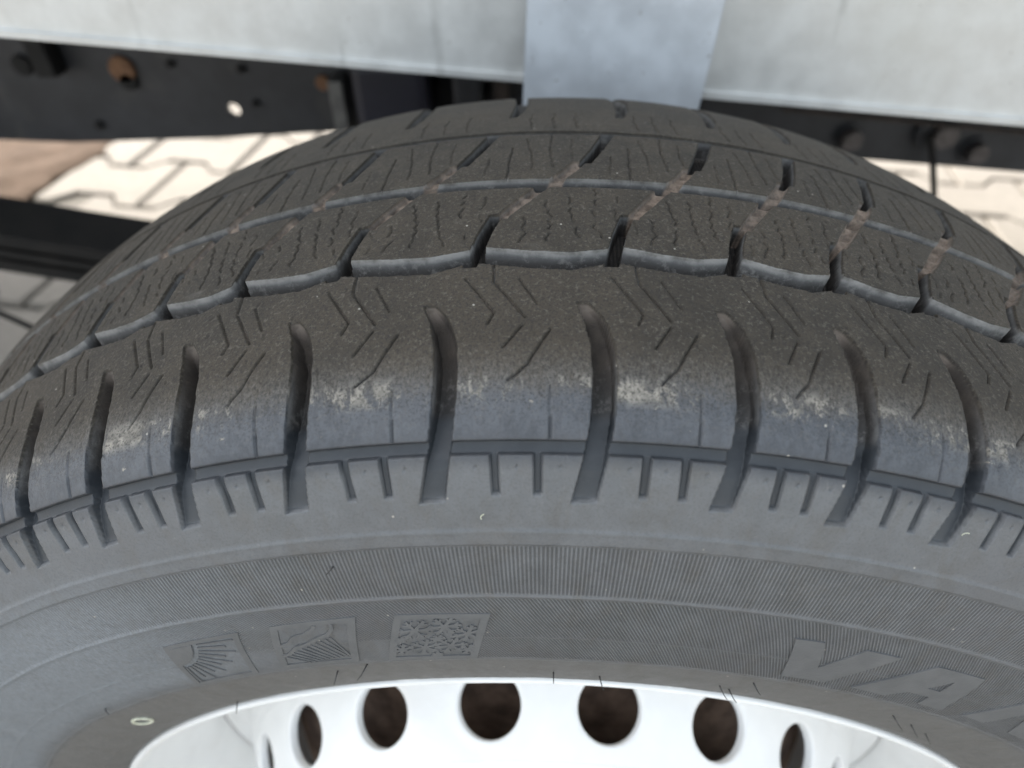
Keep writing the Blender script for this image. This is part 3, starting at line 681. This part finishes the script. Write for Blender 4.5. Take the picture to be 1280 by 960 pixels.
def letters():
    V = [(12.69, 66.3), (14.45, 66.6), (15.66, 53.9), (17.15, 66.5), (19.47, 66.3), (17.26, 46.1), (14.2, 45.5)]
    A1 = [(19.35, 46.1), (22.08, 66.3), (25.69, 66.6), (27.09, 45.7), (24.97, 45.9), (24.69, 51.0), (22.9, 51.0), (22.05, 45.9)]
    # the A: split so that its triangular counter stays open
    cx = [(23.55, 55.4), (24.35, 61.8), (24.62, 55.4)]
    AL = [(19.35, 46.1), (22.08, 66.3), (24.35, 66.5), cx[1], cx[0], (22.9, 51.0), (22.05, 45.9)]
    AR = [(24.352, 66.5), (25.69, 66.6), (27.09, 45.7), (24.97, 45.9), (24.69, 51.0), (22.9, 51.0), cx[0], cx[2], cx[1]]
    Nn = [(29.06, 46.8), (30.9, 66.5), (32.9, 66.5), (34.9, 54.0), (36.1, 66.5), (38.2, 66.5), (36.5, 46.8), (34.3, 46.8), (32.2, 60), (31.25, 46.8)]
    raised('raised_letter', [V], label='moulded letter V'); raised('raised_letter', [AL, AR], label='moulded letter A'); raised('raised_letter', [Nn], label='moulded letter N')
letters()
def bil(Q, u, v):
    tl, tr, br, bl = Q
    return tuple((1-v)*((1-u)*bl[i]+u*br[i]) + v*((1-u)*tl[i]+u*tr[i]) for i in (0, 1))
def frame(Q, t=.085, tv=.075):
    o = [(0, 1), (1, 1), (1, 0), (0, 0)]; i_ = [(t, 1-tv), (1-t, 1-tv), (1-t, tv), (t, tv)]; out = []
    for k in range(4):
        a, b = o[k], o[(k+1) % 4]; c, d = i_[(k+1) % 4], i_[k]
        out.append([bil(Q, *a), bil(Q, *b), bil(Q, *c), bil(Q, *d)])
    return out
# sun: a quarter disc with rays
Q = EMB['sun']; E = Emblem(); E.pieces = []
raised('emblem_frame', frame(Q, .075, .065), .28, parent=E)
pts = [(.075, .935)] + [(.075+.30*math.cos(a), .935-.38*math.sin(a)) for a in np.linspace(0, math.pi/2, 12)]
raised('sun_disc', [[bil(Q, *p) for p in pts]], .45, parent=E)
rays = []
for i, a in enumerate(np.linspace(.05, math.pi/2-.05, 11)):
    r1 = [.80, .60][i % 2] if i not in (0, 10) else .8
    p0 = (.085+.36*math.cos(a), .925-.44*math.sin(a)); p1 = (.085+(.36+r1*.6)*math.cos(a), .925-(.44+r1*.55)*math.sin(a))
    p1 = (min(p1[0], .91), max(p1[1], .08)); rays.append(stroke([bil(Q, *p0), bil(Q, *p1)], .55+.35*(i % 2)))
raised('sun_ray', rays, .38, parent=E); seal(E, 'sun_emblem', 'moulded square with quarter sun and rays')
# wet road: two wavy edges and slanted hatching
Q = EMB['road']; E = Emblem(); E.pieces = []
raised('emblem_frame', frame(Q, .095, .08), .28, parent=E)
c1 = [(.09, .57), (.20, .62), (.27, .73), (.40, .77), (.50, .84), (.53, .92)]; c2 = [(.09, .33), (.18, .36), (.27, .50), (.42, .55), (.50, .62), (.60, .68), (.68, .72), (.73, .82), (.72, .92)]
def dense(c): 
    c = np.array(c); t = np.arange(len(c)); q = np.linspace(0, len(c)-1, len(c)*4); return [bil(Q, np.interp(x, t, c[:, 0]), np.interp(x, t, c[:, 1])) for x in q]
raised('road_line', [stroke(dense(c1), 1.1), stroke(dense(c2), 1.1)], .4, parent=E)
hat = []
for i in range(11):
    x0 = .10+.06*i; y0 = .30+.035*i; x1 = x0+.30+.0*i; y1 = .08+.01*i
    x1 = min(x1, .90); hat.append(stroke([bil(Q, x0, y0), bil(Q, x1, y1)], .5))
raised('hatching', hat, .32, parent=E); seal(E, 'road_emblem', 'moulded square with winding wet road')
# snow: a field of overlapping flakes
Q = EMB['snow']; E = Emblem(); E.pieces = []
raised('emblem_frame', frame(Q, .085, .075), .28, parent=E)
centres = [(.25, .70, .20), (.56, .77, .18), (.83, .62, .17), (.40, .31, .19), (.68, .34, .18), (.15, .27, .13), (.88, .24, .12), (.52, .52, .08), (.12, .50, .07), (.55, .11, .07)]
for cxx, cyy, rr_ in centres:
    st = []; a0 = random.uniform(0, .5)
    for m in range(6):
        a = a0 + m*math.pi/3; ca, sa = math.cos(a)*rr_, math.sin(a)*rr_
        p1 = (min(max(cxx+ca, .06), .94), min(max(cyy+sa, .05), .95)); st.append(stroke([bil(Q, cxx, cyy), bil(Q, *p1)], 1.0))
        for sgn in (-1, 1):
            b = a + sgn*.8; m0 = (cxx+ca*.55, cyy+sa*.55); m1 = (m0[0]+math.cos(b)*rr_*.4, m0[1]+math.sin(b)*rr_*.4)
            if .05 < m1[0] < .95 and .05 < m1[1] < .95: st.append(stroke([bil(Q, *m0), bil(Q, *m1)], .55))
    raised('snowflake', st, .34+random.uniform(-.03, .03), parent=E)
seal(E, 'snow_emblem', 'moulded square filled with snowflakes')
# little moulding hairs, most of them round the bead
def surf(th, s, h): return Vector(tmap(th, s, h).tolist())
hairs = [(-16.5, 36.5, -.4, 9), (-13.8, 40, -1.0, 10), (-.73, 29.4, 0, 7), (2.7, 27, .5, 9), (11.6, 29.4, .9, 8), (12.6, 27, 1.0, 8), (13.35, 36.5, .8, 7), (26.0, 33, 1.4, 8), (28.8, 30, 1.2, 7), (31.5, 27, 1.2, 6), (-29.6, 20, -.5, 9), (-39, 45, .8, 5), (-11.9, 87.5, -.5, 4)]
for th, s, lean, ln in hairs:
    p0 = surf(th, s, -.2); p1 = surf(th+lean*.2, s-.2, ln*.16); p2 = surf(th+lean*.4, s-.5, ln*.30); p3 = surf(th+lean*.7, s-1.0, ln*.42)
    bm = bmesh.new(); tube(bm, [p0, p1, p2, p3], [.00026, .00019, .00016, .00012], 6); obj('rubber_hair', bm, M_HAIR, tyre, smooth=True)
# chalky oval ring on the lower sidewall, and pale lint
bm = bmesh.new(); tube(bm, [surf(-39.9+.95*math.cos(a), 29.4+3.1*math.sin(a), .25) for a in np.linspace(0, 2*math.pi, 25)], .0006, 6, False); obj('paint_ring', bm, M_CREAM, tyre, smooth=True)
for th, s in ((-4.0, 100.5), (17.4, 108.5)):
    bm = bmesh.new(); a0 = random.uniform(0, 3); tube(bm, [surf(th+.22*math.cos(a0+q_)*1.2, s+1.0*math.sin(a0+q_), .3) for q_ in np.linspace(0, 1.7, 7)], .00013, 5); obj('lint', bm, M_CREAM, tyre)

# ---- steel rim
rim = link(bpy.data.objects.new('rim', None), wheel)
bm = bmesh.new()
lathe_y(bm, [(.2095, -.0905), (.2125, -.0955), (.2150, -.0985), (.2160, -.1002), (.2158, -.1016), (.2148, -.1022), (.2134, -.1016), (.2120, -.0995), (.2108, -.0965), (.2090, -.090), (.2035, -.076), (.2000, -.066), (.1950, -.060), (.1935, -.050), (.1930, -.03), (.180, -.01), (.178, .03), (.192, .05), (.200, .10), (.208, .118), (.2165, .122), (.2185, .119), (.2140, .115), (.205, .10), (.197, .05), (.184, .03), (.186, -.008), (.1985, -.028), (.1995, -.055), (.205, -.064), (.2065, -.080)], 256, True)
bmesh.ops.recalc_face_normals(bm, faces=bm.faces); obj('rim_flange', bm, M_RIM, rim, smooth=True)
# disc with twenty round hand holes: profile of (r, y) from the well to the hub
DP = np.array([(.1925, -.047), (.1870, -.0475), (.1790, -.0500), (.1725, -.0560), (.1680, -.0655), (.1633, -.0745), (.1570, -.0870), (.1508, -.0990), (.1475, -.1060), (.1430, -.1120), (.1360, -.1150), (.1270, -.1140), (.115, -.108), (.098, -.097), (.080, -.090), (.034, -.088)])
DF = cr(DP, 8); DS = np.concatenate([[0], np.cumsum(np.hypot(*np.diff(DF, axis=0).T))])
_dt = np.gradient(DF, axis=0); _dt /= np.hypot(_dt[:, 0], _dt[:, 1])[:, None]
def dmap(a, s, h=0):
    r = np.interp(s, DS, DF[:, 0]); y = np.interp(s, DS, DF[:, 1]); tr, ty = np.interp(s, DS, _dt[:, 0]), np.interp(s, DS, _dt[:, 1])
    r -= ty*h; y += tr*h          # outward side: +r, -y
    return (r*math.sin(a), y, AXLE + r*math.cos(a))
SH = DS[np.argmin(np.hypot(DF[:, 0]-.157, DF[:, 1]+.087))]; RH = .0136; A0 = -.0114
bm = bmesh.new(); NH = 20; pa = 2*math.pi/NH; s0, s1 = SH-.020, SH+.020
NSEG = 32
CA = math.atan2(.020, pa/2*.157)
ANG = []
for a0_, a1_ in ((-CA, CA), (CA, math.pi-CA), (math.pi-CA, math.pi+CA), (math.pi+CA, 2*math.pi-CA)): ANG += [a0_+(a1_-a0_)*i/8 for i in range(8)]
for k in range(NH):
    ac = A0 + pa*(k-2.5); rings_ = []
    for f in (0, .12, .45, 1.0, 'w1', 'w2'):
        ring_ = []
        for i in range(NSEG):
            an = ANG[i]; cx_, cy_ = math.cos(an), math.sin(an)
            hx, hy = pa/2*.157, .020; tt = min(hx/abs(cx_) if abs(cx_) > 1e-6 else 9, hy/abs(cy_) if abs(cy_) > 1e-6 else 9)
            if f in ('w1', 'w2'):
                rr2 = RH - (.0004 if f == 'w1' else .0004); ring_.append(bm.verts.new(dmap(ac + cx_*rr2/.157, SH+cy_*rr2, -.0006 if f == 'w1' else -.004))); continue
            g_ = f if f != 1.0 else 1.0
            rad = RH + (tt-RH)*(g_); ring_.append(bm.verts.new(dmap(ac + cx_*rad/.157, SH+cy_*rad, 0 if f else -.0001)))
        rings_.append(ring_)
    seq = [rings_[3], rings_[2], rings_[1], rings_[0], rings_[4], rings_[5]]
    for A, B_ in zip(seq, seq[1:]):
        for i in range(NSEG): bm.faces.new((A[i], A[(i+1) % NSEG], B_[(i+1) % NSEG], B_[i]))
bmesh.ops.remove_doubles(bm, verts=bm.verts[:], dist=.00004)
SEGD = 320
def dring(s): return [bm.verts.new(dmap(A0 - pa/2*1 + 2*math.pi*i/SEGD, s)) for i in range(SEGD)]
for lst in ([DS[0]] + [x for x in DS if DS[0] < x < s0-.0005] + [s0-.00005], [s1+.00005] + [x for x in DS if x > s1+.0005]):
    rg = [dring(x) for x in lst]
    for A, B_ in zip(rg, rg[1:]):
        for i in range(SEGD): bm.faces.new((A[i], A[(i+1) % SEGD], B_[(i+1) % SEGD], B_[i]))
bmesh.ops.recalc_face_normals(bm, faces=bm.faces)
obj('wheel_disc', bm, M_RIM, rim, smooth=True)
for k in range(5):
    a = 2*math.pi*k/5+.3; bm = bmesh.new(); bmesh.ops.create_cone(bm, cap_ends=True, segments=6, radius1=.0115, radius2=.0105, depth=.022, matrix=Matrix.Translation((.065*math.sin(a), -.099, AXLE+.065*math.cos(a))) @ Matrix.Rotation(math.pi/2, 4, 'X')); obj('wheel_bolt', bm, M_BOLT, rim)
bm = bmesh.new(); lathe_y(bm, [(.001, -.103), (.028, -.102), (.033, -.094), (.0338, -.080)], 48); obj('hub_cap', bm, M_DARK, rim, smooth=True)
# brake drum behind the disc
bm = bmesh.new(); lathe_y(bm, [(.002, -.078), (.085, -.078), (.122, -.074), (.136, -.066), (.146, -.050), (.1485, -.030), (.1485, .045), (.155, .047), (.155, .055), (.06, .058)], 96)
obj('brake_drum', bm, M_DRUM, wheel, smooth=True)
# thin rubber flash between bead and flange on the top, pale chips along the edge
bm = bmesh.new()
for i in range(46):
    th = random.uniform(-16, 14); p = Vector(tmap(th, 10.2+random.uniform(-.5, 1.2), .1).tolist())
    bmesh.ops.create_icosphere(bm, subdivisions=1, radius=random.uniform(.0002, .0005), matrix=Matrix.Translation(p) @ Matrix.Diagonal((2.0, 1, 1, 1)))
obj('paint_chips', bm, M_RIM, rim, kind='stuff')
print('tris', sum(len(m.polygons) for m in bpy.data.meshes)*2, 'grid', NR, NC)
